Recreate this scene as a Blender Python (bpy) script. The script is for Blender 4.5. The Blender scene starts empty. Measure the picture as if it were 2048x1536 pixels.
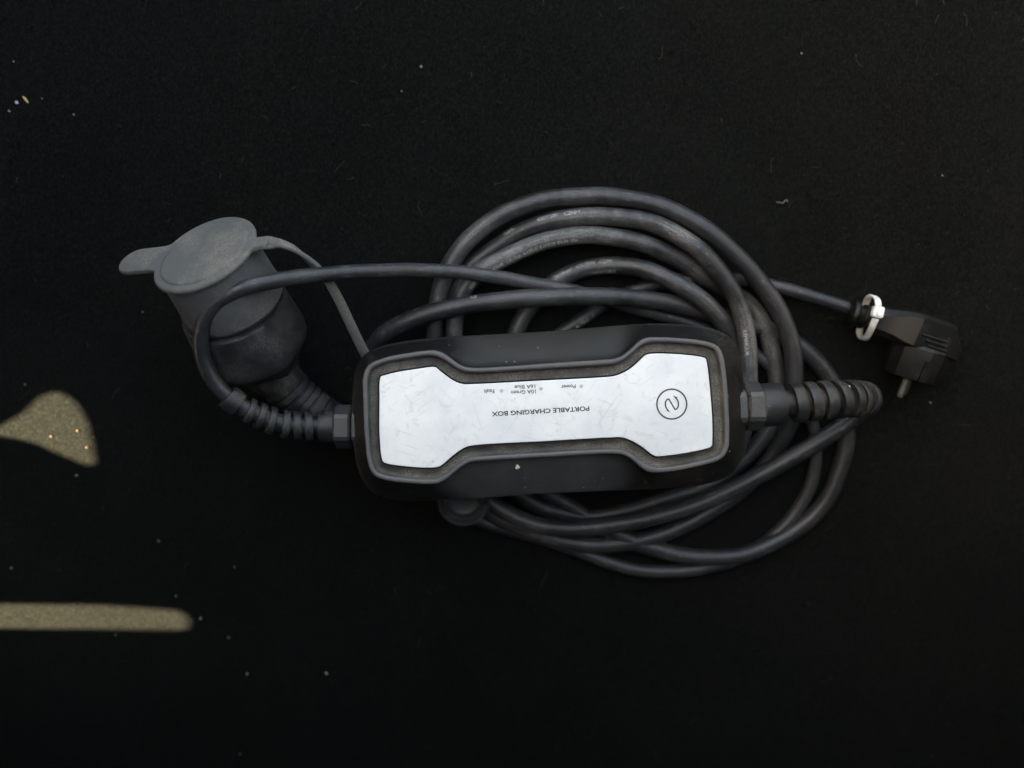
import bpy, bmesh, math, random
import numpy as np
from mathutils import Vector, Matrix

rnd = random.Random(7)
R = math.radians
sc = bpy.context.scene
COL = sc.collection

# ------------------------------------------------------------------ camera
CAM_H = 0.53
SLOPE = 0.645                      # tan(half horizontal field of view)
cd = bpy.data.cameras.new("camera")
cam = bpy.data.objects.new("camera", cd)
COL.objects.link(cam)
cam.location = (0, 0, CAM_H)
cam.rotation_euler = (0, 0, 0)
cd.sensor_width = 36
cd.lens = 18 / SLOPE
cd.clip_start = 0.01
cd.clip_end = 50
cd.dof.use_dof = True
cd.dof.focus_distance = 0.457
cd.dof.aperture_fstop = 2.6
sc.camera = cam

# ------------------------------------------------------------------ light
SUN_EL = 40
w = bpy.data.worlds.new("World")
sc.world = w
w.use_nodes = True
nt = w.node_tree
bg = nt.nodes["Background"]
sky = nt.nodes.new("ShaderNodeTexSky")
sky.sky_type = 'NISHITA'
sky.sun_disc = False
sky.sun_elevation = R(SUN_EL)
sky.sun_rotation = R(270)
sky.air_density = 1.0
sky.dust_density = 2.5
sky.ozone_density = 1.0
nt.links.new(sky.outputs[0], bg.inputs[0])
bg.inputs[1].default_value = 0.075
sd = bpy.data.lights.new("sun", 'SUN')
sun = bpy.data.objects.new("sun", sd)
COL.objects.link(sun)
sd.energy = 5.0
sd.angle = R(0.75)
sd.color = (1.0, 0.96, 0.88)
sun.rotation_euler = (0, -R(90 - SUN_EL), 0)      # shines from -X towards +X
vs = sc.view_settings
vs.view_transform = 'Standard'
vs.look = 'None'
vs.exposure = 4.4
vs.gamma = 1
vs.use_curve_mapping = False
vs.use_white_balance = True
vs.white_balance_temperature = 10200
vs.white_balance_tint = 8


# ------------------------------------------------------------------ helpers
def zg(x, y):
    """height of the carpet"""
    y = max(-0.6, min(1.0, y))
    z = 0.045 * math.tanh(y / 0.3) - 0.3 * min(y, 0) ** 2
    z += 0.0016 * math.sin(31 * x + 14 * y + 2.2 * math.sin(11 * y)) * math.sin(19 * y - 6 * x + .6)
    z += 0.0012 * math.sin(9 * x + 5 * y + 1) + 0.0008 * math.sin(17 * x - 13 * y)
    return z


K = SLOPE / 1024


def at(px, py, z):
    D = CAM_H - z
    return Vector(((px - 1024) * K * D, -(py - 768) * K * D, z))


def G(px, py, off):
    """point seen at px,py standing `off` above the carpet"""
    z = off
    for _ in range(8):
        p = at(px, py, z)
        z = zg(p.x, p.y) + off
    return at(px, py, z)


def tag(o, label=None, cat=None, group=None, kind=None):
    if label: o["label"] = label
    if cat: o["category"] = cat
    if group: o["group"] = group
    if kind: o["kind"] = kind
    return o


def mesh_obj(name, verts, faces, mat, parent=None, smooth=True, uvs=None, angle=None):
    me = bpy.data.meshes.new(name)
    me.from_pydata([tuple(v) for v in verts], [], faces)
    if uvs is not None:
        ul = me.uv_layers.new(name="UVMap")
        for l in me.loops:
            ul.data[l.index].uv = uvs[l.vertex_index]
    me.materials.append(mat)
    o = bpy.data.objects.new(name, me)
    COL.objects.link(o)
    if smooth:
        me.polygons.foreach_set("use_smooth", [True] * len(me.polygons))
        if angle:
            me.set_sharp_from_angle(angle=R(angle))
    if parent: o.parent = parent
    me.update()
    return o


def bm_obj(name, bm, mat, parent=None, smooth=True, angle=None):
    me = bpy.data.meshes.new(name)
    bm.to_mesh(me)
    bm.free()
    me.materials.append(mat)
    o = bpy.data.objects.new(name, me)
    COL.objects.link(o)
    if smooth:
        me.polygons.foreach_set("use_smooth", [True] * len(me.polygons))
        if angle: me.set_sharp_from_angle(angle=R(angle))
    if parent: o.parent = parent
    return o


def catmull(P, sub=10, closed=False):
    P = [Vector(p) for p in P]
    n = len(P)
    out = []
    rng = range(n) if closed else range(n - 1)
    for i in rng:
        if closed:
            a, b, c, d = P[(i - 1) % n], P[i], P[(i + 1) % n], P[(i + 2) % n]
        else:
            b, c = P[i], P[i + 1]
            a = P[i - 1] if i else b + (b - c)
            d = P[i + 2] if i + 2 < n else c + (c - b)
        t0 = 0
        t1 = t0 + max(1e-6, (b - a).length) ** .5
        t2 = t1 + max(1e-6, (c - b).length) ** .5
        t3 = t2 + max(1e-6, (d - c).length) ** .5
        for k in range(sub):
            t = t1 + (t2 - t1) * k / sub
            A1 = (t1 - t) / (t1 - t0) * a + (t - t0) / (t1 - t0) * b
            A2 = (t2 - t) / (t2 - t1) * b + (t - t1) / (t2 - t1) * c
            A3 = (t3 - t) / (t3 - t2) * c + (t - t2) / (t3 - t2) * d
            B1 = (t2 - t) / (t2 - t0) * A1 + (t - t0) / (t2 - t0) * A2
            B2 = (t3 - t) / (t3 - t1) * A2 + (t - t1) / (t3 - t1) * A3
            out.append((t2 - t) / (t2 - t1) * B1 + (t - t1) / (t2 - t1) * B2)
    if not closed: out.append(P[-1])
    return out


def resample(P, step=None, n=None):
    A = np.array([tuple(p) for p in P])
    d = np.r_[0, np.cumsum(np.linalg.norm(np.diff(A, axis=0), axis=1))]
    if n is None: n = max(2, int(round(d[-1] / step)) + 1)
    s = np.linspace(0, d[-1], n)
    return np.stack([np.interp(s, d, A[:, k]) for k in range(A.shape[1])], 1)


def smooth_path(A, it=3):
    A = A.copy()
    for _ in range(it):
        A[1:-1] = .25 * A[:-2] + .5 * A[1:-1] + .25 * A[2:]
    return A


def frames(A):
    T = np.gradient(A, axis=0)
    T /= np.linalg.norm(T, axis=1)[:, None]
    N1, N2 = [], []
    for t in T:
        ref = np.array([0, 0, 1.]) if abs(t[2]) < .985 else np.array([0, 1., 0])
        l = np.cross(ref, t)
        l /= np.linalg.norm(l)
        u = np.cross(t, l)
        N1.append(u)
        N2.append(l)
    return T, np.array(N1), np.array(N2)


def tube(name, A, rad, mat, parent=None, sides=16, caps=True, angle=None):
    """rad: number or function of arc length fraction / array"""
    A = np.asarray(A, float)
    n = len(A)
    T, N1, N2 = frames(A)
    r = np.full(n, rad) if np.isscalar(rad) else np.asarray(rad)
    s = np.r_[0, np.cumsum(np.linalg.norm(np.diff(A, axis=0), axis=1))]
    V, U, F = [], [], []
    for i in range(n):
        for k in range(sides):
            th = 2 * math.pi * k / sides
            V.append(A[i] + r[i] * (math.cos(th) * N1[i] + math.sin(th) * N2[i]))
            U.append((s[i], abs(k / sides - .5) * .03))
    for i in range(n - 1):
        for k in range(sides):
            a, b = i * sides + k, i * sides + (k + 1) % sides
            F.append((a, b, b + sides, a + sides))
    if caps:
        F.append(tuple(reversed(range(sides))))
        F.append(tuple(range((n - 1) * sides, n * sides)))
    return mesh_obj(name, V, F, mat, parent, uvs=U, angle=angle)


def lathe(name, prof, M, mat, parent=None, sides=40, angle=35):
    """prof: list of (axial, radius); axis = local Z of matrix M"""
    V, F = [], []
    for a, r in prof:
        for k in range(sides):
            th = 2 * math.pi * k / sides
            V.append(M @ Vector((r * math.cos(th), r * math.sin(th), a)))
    n = len(prof)
    for i in range(n - 1):
        for k in range(sides):
            a, b = i * sides + k, i * sides + (k + 1) % sides
            F.append((a, b, b + sides, a + sides))
    F.append(tuple(reversed(range(sides))))
    F.append(tuple(range((n - 1) * sides, n * sides)))
    return mesh_obj(name, V, F, mat, parent, angle=angle)


def axis_matrix(o, zdir, xhint=(0, 0, 1)):
    z = Vector(zdir).normalized()
    x = Vector(xhint)
    x = (x - z * x.dot(z)).normalized()
    y = z.cross(x)
    M = Matrix((x, y, z)).transposed().to_4x4()
    M.translation = Vector(o)
    return M


def loft(name, rings, mat, parent=None, cap0=True, cap1=True, angle=None, uvs=None):
    n = len(rings[0])
    V = [v for r in rings for v in r]
    F = []
    for i in range(len(rings) - 1):
        for k in range(n):
            a, b = i * n + k, i * n + (k + 1) % n
            F.append((a, b, b + n, a + n))
    if cap0: F.append(tuple(reversed(range(n))))
    if cap1: F.append(tuple(range((len(rings) - 1) * n, len(rings) * n)))
    return mesh_obj(name, V, F, mat, parent, angle=angle)


# ------------------------------------------------------------------ materials
def new_mat(name):
    m = bpy.data.materials.new(name)
    m.use_nodes = True
    return m, m.node_tree, m.node_tree.nodes["Principled BSDF"]


def N(t, kind, **kw):
    n = t.nodes.new(kind)
    for k, v in kw.items():
        if k in n.inputs:
            n.inputs[k].default_value = v
        else:
            setattr(n, k, v)
    return n


def ramp(t, src, stops):
    n = t.nodes.new("ShaderNodeValToRGB")
    el = n.color_ramp.elements
    while len(el) < len(stops): el.new(0.5)
    for e, (p, c) in zip(el, stops):
        e.position = p
        e.color = c if len(c) == 4 else (*c, 1)
    t.links.new(src, n.inputs[0])
    return n.outputs[0]


def mix(t, fac, a, b):
    n = t.nodes.new("ShaderNodeMix")
    n.data_type = 'RGBA'
    for i, v in ((0, fac), (6, a), (7, b)):
        if hasattr(v, "links"): t.links.new(v, n.inputs[i])
        elif i == 0: n.inputs[0].default_value = v
        else: n.inputs[i].default_value = (*v, 1)
    return n.outputs[2]


def noise(t, co, scale, detail=4, rough=.6, dist=0):
    n = N(t, "ShaderNodeTexNoise")
    n.inputs["Scale"].default_value = scale
    n.inputs["Detail"].default_value = detail
    n.inputs["Roughness"].default_value = rough
    n.inputs["Distortion"].default_value = dist
    t.links.new(co, n.inputs["Vector"])
    return n.outputs[0]


def coords(t, which="Object", scale=None, rot=None):
    tc = t.nodes.new("ShaderNodeTexCoord").outputs[which]
    if scale or rot:
        m = t.nodes.new("ShaderNodeMapping")
        if scale: m.inputs["Scale"].default_value = scale
        if rot: m.inputs["Rotation"].default_value = rot
        t.links.new(tc, m.inputs[0])
        return m.outputs[0]
    return tc


def bump(t, bsdf, h, strength, dist):
    b = t.nodes.new("ShaderNodeBump")
    b.inputs["Strength"].default_value = strength
    b.inputs["Distance"].default_value = dist
    t.links.new(h, b.inputs["Height"])
    t.links.new(b.outputs[0], bsdf.inputs["Normal"])


def black_white(a, b): return [(a, (0, 0, 0)), (b, (1, 1, 1))]


def dusty(name, base, dust, lo=.45, hi=.7, scale=60, rough=.6, fine=900, amount=1.0, bmp=.15, spec=.5,
          specks=0.0, rough_dust=.9, patches=()):
    m, t, b = new_mat(name)
    co = coords(t)
    big = ramp(t, noise(t, co, scale, 6, .65), black_white(lo, hi))
    fin = ramp(t, noise(t, co, fine, 3, .7), black_white(.40, .62))
    mm = N(t, "ShaderNodeMath", operation='MULTIPLY')
    t.links.new(big, mm.inputs[0])
    t.links.new(fin, mm.inputs[1])
    m2 = N(t, "ShaderNodeMath", operation='MULTIPLY')
    t.links.new(mm.outputs[0], m2.inputs[0])
    m2.inputs[1].default_value = amount
    c = mix(t, m2.outputs[0], base, dust)
    for loc, siz, colr in patches:          # waist patches: brown dust, plus light on the sloped faces painted in
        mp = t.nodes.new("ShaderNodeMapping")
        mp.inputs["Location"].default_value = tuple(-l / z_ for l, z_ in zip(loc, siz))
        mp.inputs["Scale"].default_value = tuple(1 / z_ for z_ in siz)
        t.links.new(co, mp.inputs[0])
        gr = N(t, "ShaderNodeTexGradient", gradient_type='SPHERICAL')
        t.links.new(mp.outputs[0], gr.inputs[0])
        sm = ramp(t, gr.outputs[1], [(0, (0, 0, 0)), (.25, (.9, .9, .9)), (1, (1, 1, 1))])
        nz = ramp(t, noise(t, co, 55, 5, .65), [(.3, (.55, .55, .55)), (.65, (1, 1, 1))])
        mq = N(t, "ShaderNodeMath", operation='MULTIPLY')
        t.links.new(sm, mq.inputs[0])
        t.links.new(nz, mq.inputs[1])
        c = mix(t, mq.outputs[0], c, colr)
    if specks:
        v = N(t, "ShaderNodeTexVoronoi")
        v.inputs["Scale"].default_value = 260
        t.links.new(co, v.inputs["Vector"])
        sp = ramp(t, v.outputs["Distance"], [(0, (1, 1, 1)), (specks, (1, 1, 1)), (specks + .02, (0, 0, 0))])
        gate = ramp(t, noise(t, co, 45, 3), black_white(.56, .60))
        m3 = N(t, "ShaderNodeMath", operation='MULTIPLY')
        t.links.new(sp, m3.inputs[0])
        t.links.new(gate, m3.inputs[1])
        c = mix(t, m3.outputs[0], c, (.16, .15, .13))
    t.links.new(c, b.inputs["Base Color"])
    rr = N(t, "ShaderNodeMapRange")
    t.links.new(m2.outputs[0], rr.inputs[0])
    rr.inputs[3].default_value = rough
    rr.inputs[4].default_value = rough_dust
    t.links.new(rr.outputs[0], b.inputs["Roughness"])
    b.inputs["Specular IOR Level"].default_value = spec
    bump(t, b, noise(t, co, fine * 1.3, 3, .7), bmp, .0003)
    return m


def cable_mat(name, base, dust, length, stops):
    # stops: tone of each stretch, dust plus shade painted onto the lower runs
    m, t, b = new_mat(name)
    co = coords(t)
    uv = coords(t, "UV", scale=(60, 900, 1))
    streak = ramp(t, noise(t, uv, 1.0, 6, .75), black_white(.44, .60))
    patch = ramp(t, noise(t, co, 20, 5, .6), black_white(.42, .60))
    fine = ramp(t, noise(t, co, 1100, 3, .7), black_white(.40, .62))
    sep = t.nodes.new("ShaderNodeSeparateXYZ")
    t.links.new(coords(t, "UV"), sep.inputs[0])
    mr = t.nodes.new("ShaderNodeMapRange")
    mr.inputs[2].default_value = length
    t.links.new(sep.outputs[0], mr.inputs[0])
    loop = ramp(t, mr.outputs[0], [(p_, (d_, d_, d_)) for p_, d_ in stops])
    m1 = N(t, "ShaderNodeMath", operation='MULTIPLY')
    t.links.new(streak, m1.inputs[0])
    t.links.new(patch, m1.inputs[1])
    m2 = N(t, "ShaderNodeMath", operation='MULTIPLY_ADD')
    t.links.new(fine, m2.inputs[0])
    t.links.new(patch, m2.inputs[1])
    t.links.new(m1.outputs[0], m2.inputs[2])
    m3 = N(t, "ShaderNodeMath", operation='MULTIPLY', use_clamp=True)
    t.links.new(m2.outputs[0], m3.inputs[0])
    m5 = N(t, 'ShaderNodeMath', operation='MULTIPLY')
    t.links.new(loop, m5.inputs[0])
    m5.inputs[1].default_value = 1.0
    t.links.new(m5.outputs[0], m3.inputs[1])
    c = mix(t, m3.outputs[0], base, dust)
    # pale scuffs along the cable
    uv2 = coords(t, "UV", scale=(150, 2600, 1))
    sc1 = ramp(t, noise(t, uv2, 1.0, 3, .5), black_white(.645, .70))
    c = mix(t, sc1, c, (.15, .15, .15))
    t.links.new(c, b.inputs["Base Color"])
    b.inputs["Roughness"].default_value = .42
    b.inputs["Specular IOR Level"].default_value = .45
    bump(t, b, noise(t, co, 1300, 3, .7), .12, .0003)
    return m


def plain(name, c, rough=.5, metal=0, spec=.5):
    m, t, b = new_mat(name)
    co = coords(t)
    v = ramp(t, noise(t, co, 300, 4, .6), [(.3, tuple(x * .8 for x in c)), (.7, tuple(min(1, x * 1.15) for x in c))])
    t.links.new(v, b.inputs["Base Color"])
    b.inputs["Roughness"].default_value = rough
    b.inputs["Metallic"].default_value = metal
    b.inputs["Specular IOR Level"].default_value = spec
    return m


def carpet_mat():
    m, t, b = new_mat("black_felt")
    co = coords(t)
    f1 = noise(t, co, 1900, 4, .75)
    f2 = noise(t, coords(t, scale=(1.0, .45, 1)), 1000, 3, .7, .6)
    big = noise(t, co, 9, 4, .6)
    add = N(t, "ShaderNodeMath", operation='ADD')
    t.links.new(f1, add.inputs[0])
    t.links.new(f2, add.inputs[1])
    half = N(t, "ShaderNodeMath", operation='MULTIPLY')
    t.links.new(add.outputs[0], half.inputs[0])
    half.inputs[1].default_value = .5
    c = ramp(t, half.outputs[0], [(.37, (.0026, .0027, .0027)), (.51, (.0060, .0064, .0061)), (.65, (.0155, .0162, .0142))])
    tint = ramp(t, big, [(.35, (.88, .96, .96)), (.5, (.98, 1, .98)), (.65, (1.05, 1.0, 1.05))])
    mu = N(t, "ShaderNodeMix", data_type='RGBA', blend_type='MULTIPLY')
    mu.inputs[0].default_value = 1
    t.links.new(c, mu.inputs[6])
    t.links.new(tint, mu.inputs[7])
    t.links.new(mu.outputs[2], b.inputs["Base Color"])
    b.inputs["Roughness"].default_value = 1
    b.inputs["Specular IOR Level"].default_value = 0.0
    bump(t, b, half.outputs[0], .5, .0009)
    return m


def plate_mat():
    m, t, b = new_mat("brushed_silver_foil")
    co = coords(t)
    base = ramp(t, noise(t, co, 30, 5, .6), [(.35, (.55, .57, .572)), (.65, (.67, .675, .66))])
    smud = ramp(t, noise(t, co, 90, 6, .7, 1.5), black_white(.54, .72))
    c = mix(t, smud, base, (.50, .50, .485))
    for ang, sx, sy, th in ((.30, 30, 520, .655), (1.25, 36, 560, .66), (-.6, 32, 540, .66), (2.2, 28, 600, .67)):
        mp = t.nodes.new('ShaderNodeMapping')
        mp.inputs['Scale'].default_value = (sx, sy, 1)
        t.links.new(coords(t, rot=(0, 0, ang)), mp.inputs[0])
        r_ = noise(t, mp.outputs[0], 1.0, 2, .4, .35)
        msk = ramp(t, r_, black_white(th, th + .03))
        g = ramp(t, noise(t, coords(t, rot=(ang, ang, 0)), 38, 2), black_white(.47, .58))
        mm = N(t, "ShaderNodeMath", operation='MULTIPLY')
        t.links.new(msk, mm.inputs[0])
        t.links.new(g, mm.inputs[1])
        m2 = N(t, "ShaderNodeMath", operation='MULTIPLY')
        t.links.new(mm.outputs[0], m2.inputs[0])
        m2.inputs[1].default_value = .26
        c = mix(t, m2.outputs[0], c, (.40, .39, .38))
    v = N(t, "ShaderNodeTexVoronoi")
    v.inputs["Scale"].default_value = 240
    t.links.new(co, v.inputs["Vector"])
    sp = ramp(t, v.outputs["Distance"], [(.10, (1, 1, 1)), (.14, (0, 0, 0))])
    gate = ramp(t, noise(t, co, 60, 3), black_white(.60, .64))
    m3 = N(t, "ShaderNodeMath", operation='MULTIPLY')
    t.links.new(sp, m3.inputs[0])
    t.links.new(gate, m3.inputs[1])
    c = mix(t, m3.outputs[0], c, (.38, .37, .35))
    t.links.new(c, b.inputs["Base Color"])
    b.inputs["Metallic"].default_value = .25
    b.inputs["Roughness"].default_value = .42
    bump(t, b, noise(t, co, 120, 4, .6, .8), .10, .0004)
    return m


M_carpet = carpet_mat()
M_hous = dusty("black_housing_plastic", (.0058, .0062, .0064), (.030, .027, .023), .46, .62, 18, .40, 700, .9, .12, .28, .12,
               patches=[((.016, .036, .073), (.062, .026, .05), (.019, .0172, .014)), ((.012, -.052, .073), (.062, .026, .05), (.040, .043, .043))])  # brown dust above; both slopes also lightened in colour as if lit
M_rim = dusty("grey_bezel_plastic", (.056, .056, .059), (.115, .098, .078), .42, .60, 16, .45, 900, .8, .10)
M_groove = dusty("dirty_bezel_groove", (.030, .029, .027), (.17, .155, .125), .38, .62, 45, .7, 1300, 1.0, .4)
M_line = plain("black_gasket", (.006, .006, .006), .6)
M_plate = plate_mat()
M_print = plain("dark_print", (.035, .038, .042), .6)
M_led = plain("indicator_lens", (.36, .39, .40), .3)
M_rubber = dusty("dusty_rubber", (.060, .063, .066), (.15, .14, .118), .46, .64, 30, .75, 1000, .9, .25, .3)
M_cap = dusty("dusty_cap_rubber", (.084, .086, .084), (.22, .195, .155), .44, .60, 26, .8, 1100, .85, .3, .3)
M_body = dusty("connector_plastic", (.016, .016, .017), (.075, .075, .071), .46, .62, 32, .48, 900, .7, .15, .4, .06)
M_relief = dusty("strain_relief_plastic", (.010, .011, .0122), (.075, .063, .048), .50, .64, 90, .5, 900, .9, .2, .45)
M_nut = dusty("gland_plastic", (.030, .031, .033), (.085, .075, .062), .48, .64, 60, .42, 900, .8, .12, .5)
M_cprint = plain("cable_print", (.42, .42, .42), .8)
M_plug = dusty("plug_plastic", (.0040, .0044, .0044), (.022, .022, .020), .50, .66, 50, .38, 900, .7, .12, .28)
M_pin = plain("plug_pin_brass", (.12, .115, .10), .5, .6)
M_tie = plain("white_nylon", (.66, .67, .66), .4)
M_shade_panel = plain("shade_panel_grey", (.02, .02, .02), .8)  # for the unseen panels added to block light

# ------------------------------------------------------------------ carpet (the surface)
nx, ny = 220, 200
V, F = [], []
for j in range(ny + 1):
    for i in range(nx + 1):
        x, y = -0.75 + 1.65 * i / nx, -0.50 + 1.5 * j / ny
        V.append((x, y, zg(x, y)))
for j in range(ny):
    for i in range(nx):
        a = j * (nx + 1) + i
        F.append((a, a + 1, a + nx + 2, a + nx + 1))
carpet = tag(mesh_obj("carpet", V, F, M_carpet), kind="structure")

# unseen panel added on the left to shade the carpet; the sun falls through two openings in it
WX = -0.60


def sun_hole(pts):
    out = []
    for px, py in pts:
        p = G(px, py, 0)
        out.append((p.y, p.z + (p.x - WX) * math.tan(R(SUN_EL))))
    return out


curve1 = [(-150, 866), (-60, 862), (0, 853), (47, 827), (80, 795), (105, 785), (128, 786), (153, 802), (170, 826), (181, 850),
          (190, 890), (196, 926), (175, 930), (128, 911), (73, 886), (36, 877), (0, 871), (-60, 868), (-150, 868)]
curve2 = [(-170, 1208), (0, 1208), (182, 1210), (250, 1213), (328, 1219), (360, 1222), (374, 1228), (382, 1240), (381, 1250), (374, 1258), (350, 1259), (182, 1257),
          (0, 1256), (-170, 1256)]
bm = bmesh.new()
loops = [[(-1.0, -.16), (1.2, -.16), (1.2, 1.1), (-1.0, 1.1)], sun_hole(curve1), sun_hole(curve2)]
for lp in loops:
    vs_ = [bm.verts.new((WX, y, z)) for y, z in lp]
    for i in range(len(vs_)): bm.edges.new((vs_[i], vs_[(i + 1) % len(vs_)]))
bmesh.ops.triangle_fill(bm, use_beauty=True, use_dissolve=False, edges=bm.edges[:])
bmesh.ops.recalc_face_normals(bm, faces=bm.faces[:])
ext = bmesh.ops.extrude_face_region(bm, geom=bm.faces[:])
bmesh.ops.translate(bm, verts=[v for v in ext["geom"] if isinstance(v, bmesh.types.BMVert)], vec=(-.002, 0, 0))
bmesh.ops.recalc_face_normals(bm, faces=bm.faces[:])
tag(bm_obj("side_shade_panel", bm, M_shade_panel, smooth=False), kind="structure")


def slab(name, lo, hi):
    b = bmesh.new()
    bmesh.ops.create_cube(b, size=1)
    for v in b.verts:
        for k in range(3): v.co[k] = lo[k] if v.co[k] < 0 else hi[k]
    return tag(bm_obj(name, b, M_shade_panel, smooth=False), kind="structure")


slab("back_shade_panel", (WX + .002, -.43, -.20), (.90, -.40, .74))  # this and the next three: unseen blockers added to shape the sky light
slab("top_shade_panel", (WX + .002, -.43, .742), (.90, -.05, .77))  # added overhead to cut light from above the near side
slab("right_shade_panel", (.62, -.398, -.20), (.65, .50, .50))
slab("front_shade_panel", (WX + .002, .502, -.10), (.65, .53, .20))

# ------------------------------------------------------------------ the charger
ZTOP, ZEDGE, ZBOT = 0.083, 0.064, 0.028
charger = bpy.data.objects.new("portable_charger", None)
COL.objects.link(charger)
charger.empty_display_size = .05
tag(charger, "black portable charging box with silver face plate, coiled black cables, capped connector and mains plug", "charger")
charger.location = (0, 0, 0)

rim_px = [(726, 798), (726, 753), (736, 731), (764, 717), (820, 705.6), (852, 701.5), (870, 701), (887, 707), (912, 725), (922, 731), (936, 735), (960, 736), (1090, 727.5),
          (1210, 719.5), (1228, 718), (1246, 711), (1268, 692.6), (1281, 681), (1293, 676), (1311, 674.6), (1369, 677), (1417, 684), (1437, 693), (1446, 709.5),
          (1453, 750), (1458, 823), (1459, 871), (1456, 900), (1441, 919), (1393, 933.5), (1345, 943), (1311, 945.5), (1292, 942), (1263, 919), (1249, 911),
          (1228, 908), (1090, 914.5), (955, 923), (940, 925), (926, 932), (904, 949), (887, 962), (868, 968), (820, 967), (772, 961), (748, 951), (737, 932), (730, 882)]
plate_px = [(757, 798), (757.5, 760), (760, 752), (767, 749.5), (792, 743), (837, 736), (862, 732.4), (869, 732), (875, 736), (887, 746), (910, 761.6), (926, 767), (943, 767), (1090, 759.5),
            (1210, 753), (1228, 751), (1244, 745.6), (1261, 736), (1280, 719), (1290, 709.5), (1296, 707), (1321, 705.6), (1369, 708), (1406, 713), (1413, 716), (1416, 726), (1424, 798.6), (1427, 847),
            (1426.5, 888), (1425, 894), (1381, 906), (1333, 913), (1314, 914.6), (1306, 912), (1285, 896), (1261, 882), (1244, 876.5), (1215, 877), (1090, 884), (955, 891.5), (934, 895), (915, 906),
            (886, 930), (877, 935.5), (848, 937), (806, 934), (773, 929), (765, 925), (761, 914), (757, 868)]
hous_px = [(704, 826), (706, 775), (712, 735), (727, 711), (752, 696), (806, 683), (876, 675), (980, 669), (1100, 662), (1200, 654), (1260, 649), (1330, 647), (1405, 653), (1443, 664),
           (1468, 682), (1480, 709.5), (1487, 765), (1491, 835), (1489, 895), (1480, 926), (1460, 949), (1417, 967), (1297, 978), (1180, 983), (1080, 987.5), (988, 994), (848, 1001), (786, 998), (744, 983),
           (719, 946), (708, 896)]
BC = at(1090, 823, ZTOP)
ROT = R(3.35)
RM = Matrix.Rotation(ROT, 3, 'Z')


def segs(px, z):
    """outline -> 4 matched segments, all resampled alike"""
    P = catmull([at(x, y, z) for x, y in px], 14, True)
    L = [RM.transposed() @ (p - BC) for p in P]
    n = len(L)
    idx = []
    for sx, sy in ((-1, 1), (1, 1), (1, -1), (-1, -1)):
        idx.append(max(range(n), key=lambda i: sx * L[i].x + 1.5 * sy * L[i].y))
    out = []
    for k, cnt in enumerate((90, 40, 90, 40)):
        a, b = idx[k], idx[(k + 1) % 4]
        if b <= a: b += n
        seg = [P[i % n] for i in range(a, b + 1)]
        A = resample(seg, n=cnt + 1)[:-1]
        out.append(A)
    return np.concatenate(out)


rimO, plateO, housO = segs(rim_px, ZTOP), segs(plate_px, ZTOP - .001), segs(hous_px, ZEDGE)


def ring(A, z, B=None, f=0.):
    X = A if B is None else A * (1 - f) + B * f
    X = X.copy()
    X[:, 2] = z
    return X


def inset(A, d):
    c = A.mean(0)
    t = np.roll(A, -1, 0) - np.roll(A, 1, 0)
    nrm = np.stack([t[:, 1], -t[:, 0], 0 * t[:, 0]], 1)
    nrm /= np.linalg.norm(nrm, axis=1)[:, None]
    return A + nrm * d          # outline runs clockwise: right side is inward


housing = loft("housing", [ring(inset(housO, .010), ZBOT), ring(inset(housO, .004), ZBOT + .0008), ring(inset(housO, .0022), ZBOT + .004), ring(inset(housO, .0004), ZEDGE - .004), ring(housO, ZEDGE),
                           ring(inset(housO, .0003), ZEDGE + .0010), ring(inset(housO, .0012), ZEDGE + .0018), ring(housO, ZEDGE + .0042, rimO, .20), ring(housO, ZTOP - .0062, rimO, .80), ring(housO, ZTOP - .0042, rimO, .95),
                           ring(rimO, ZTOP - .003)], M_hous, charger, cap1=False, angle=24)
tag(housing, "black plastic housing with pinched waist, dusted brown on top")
prof = [(-.03, -.0030), (-.01, -.0006), (.04, -.0001), (.12, 0), (.20, 0), (.27, -.0002), (.31, -.0009)]
bezel = loft("bezel_rim", [ring(rimO, ZTOP + dz, plateO, f) for f, dz in prof], M_rim, charger, cap0=False, cap1=False)
prof = [(.31, -.0009), (.35, -.0042), (.42, -.0048), (.66, -.0046), (.86, -.0036), (.93, -.0030)]
groove = loft("bezel_groove", [ring(rimO, ZTOP + dz, plateO, f) for f, dz in prof], M_groove, charger, cap0=False, cap1=False)
tag(groove, "sandy dirt-filled groove inside the bezel")
prof = [(.93, -.0030), (.94, -.0022), (.955, -.0022), (.965, -.0040), (1.01, -.0040)]
gasket = loft("plate_gasket", [ring(rimO, ZTOP + dz, plateO, f) for f, dz in prof], M_line, charger, cap0=False, cap1=False)
# face plate
ZP = ZTOP - .0018
pl = inset(plateO, 0.0004)
bm = bmesh.new()
lo = [bm.verts.new((*p[:2], ZP - .0022)) for p in pl]
hi = [bm.verts.new((*p[:2], ZP - .0002)) for p in pl]
hi2 = [bm.verts.new((*p[:2], ZP)) for p in inset(pl, .0003)]
n = len(lo)
for i in range(n):
    j = (i + 1) % n
    bm.faces.new((lo[i], lo[j], hi[j], hi[i]))
    bm.faces.new((hi[i], hi[j], hi2[j], hi2[i]))
bm.faces.new(hi2)
bmesh.ops.recalc_face_normals(bm, faces=bm.faces[:])
bmesh.ops.triangulate(bm, faces=[f for f in bm.faces if len(f.verts) > 4])
plate = bm_obj("face_plate", bm, M_plate, charger, smooth=False)
tag(plate, "scratched silver face plate with upside-down dark lettering")


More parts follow.
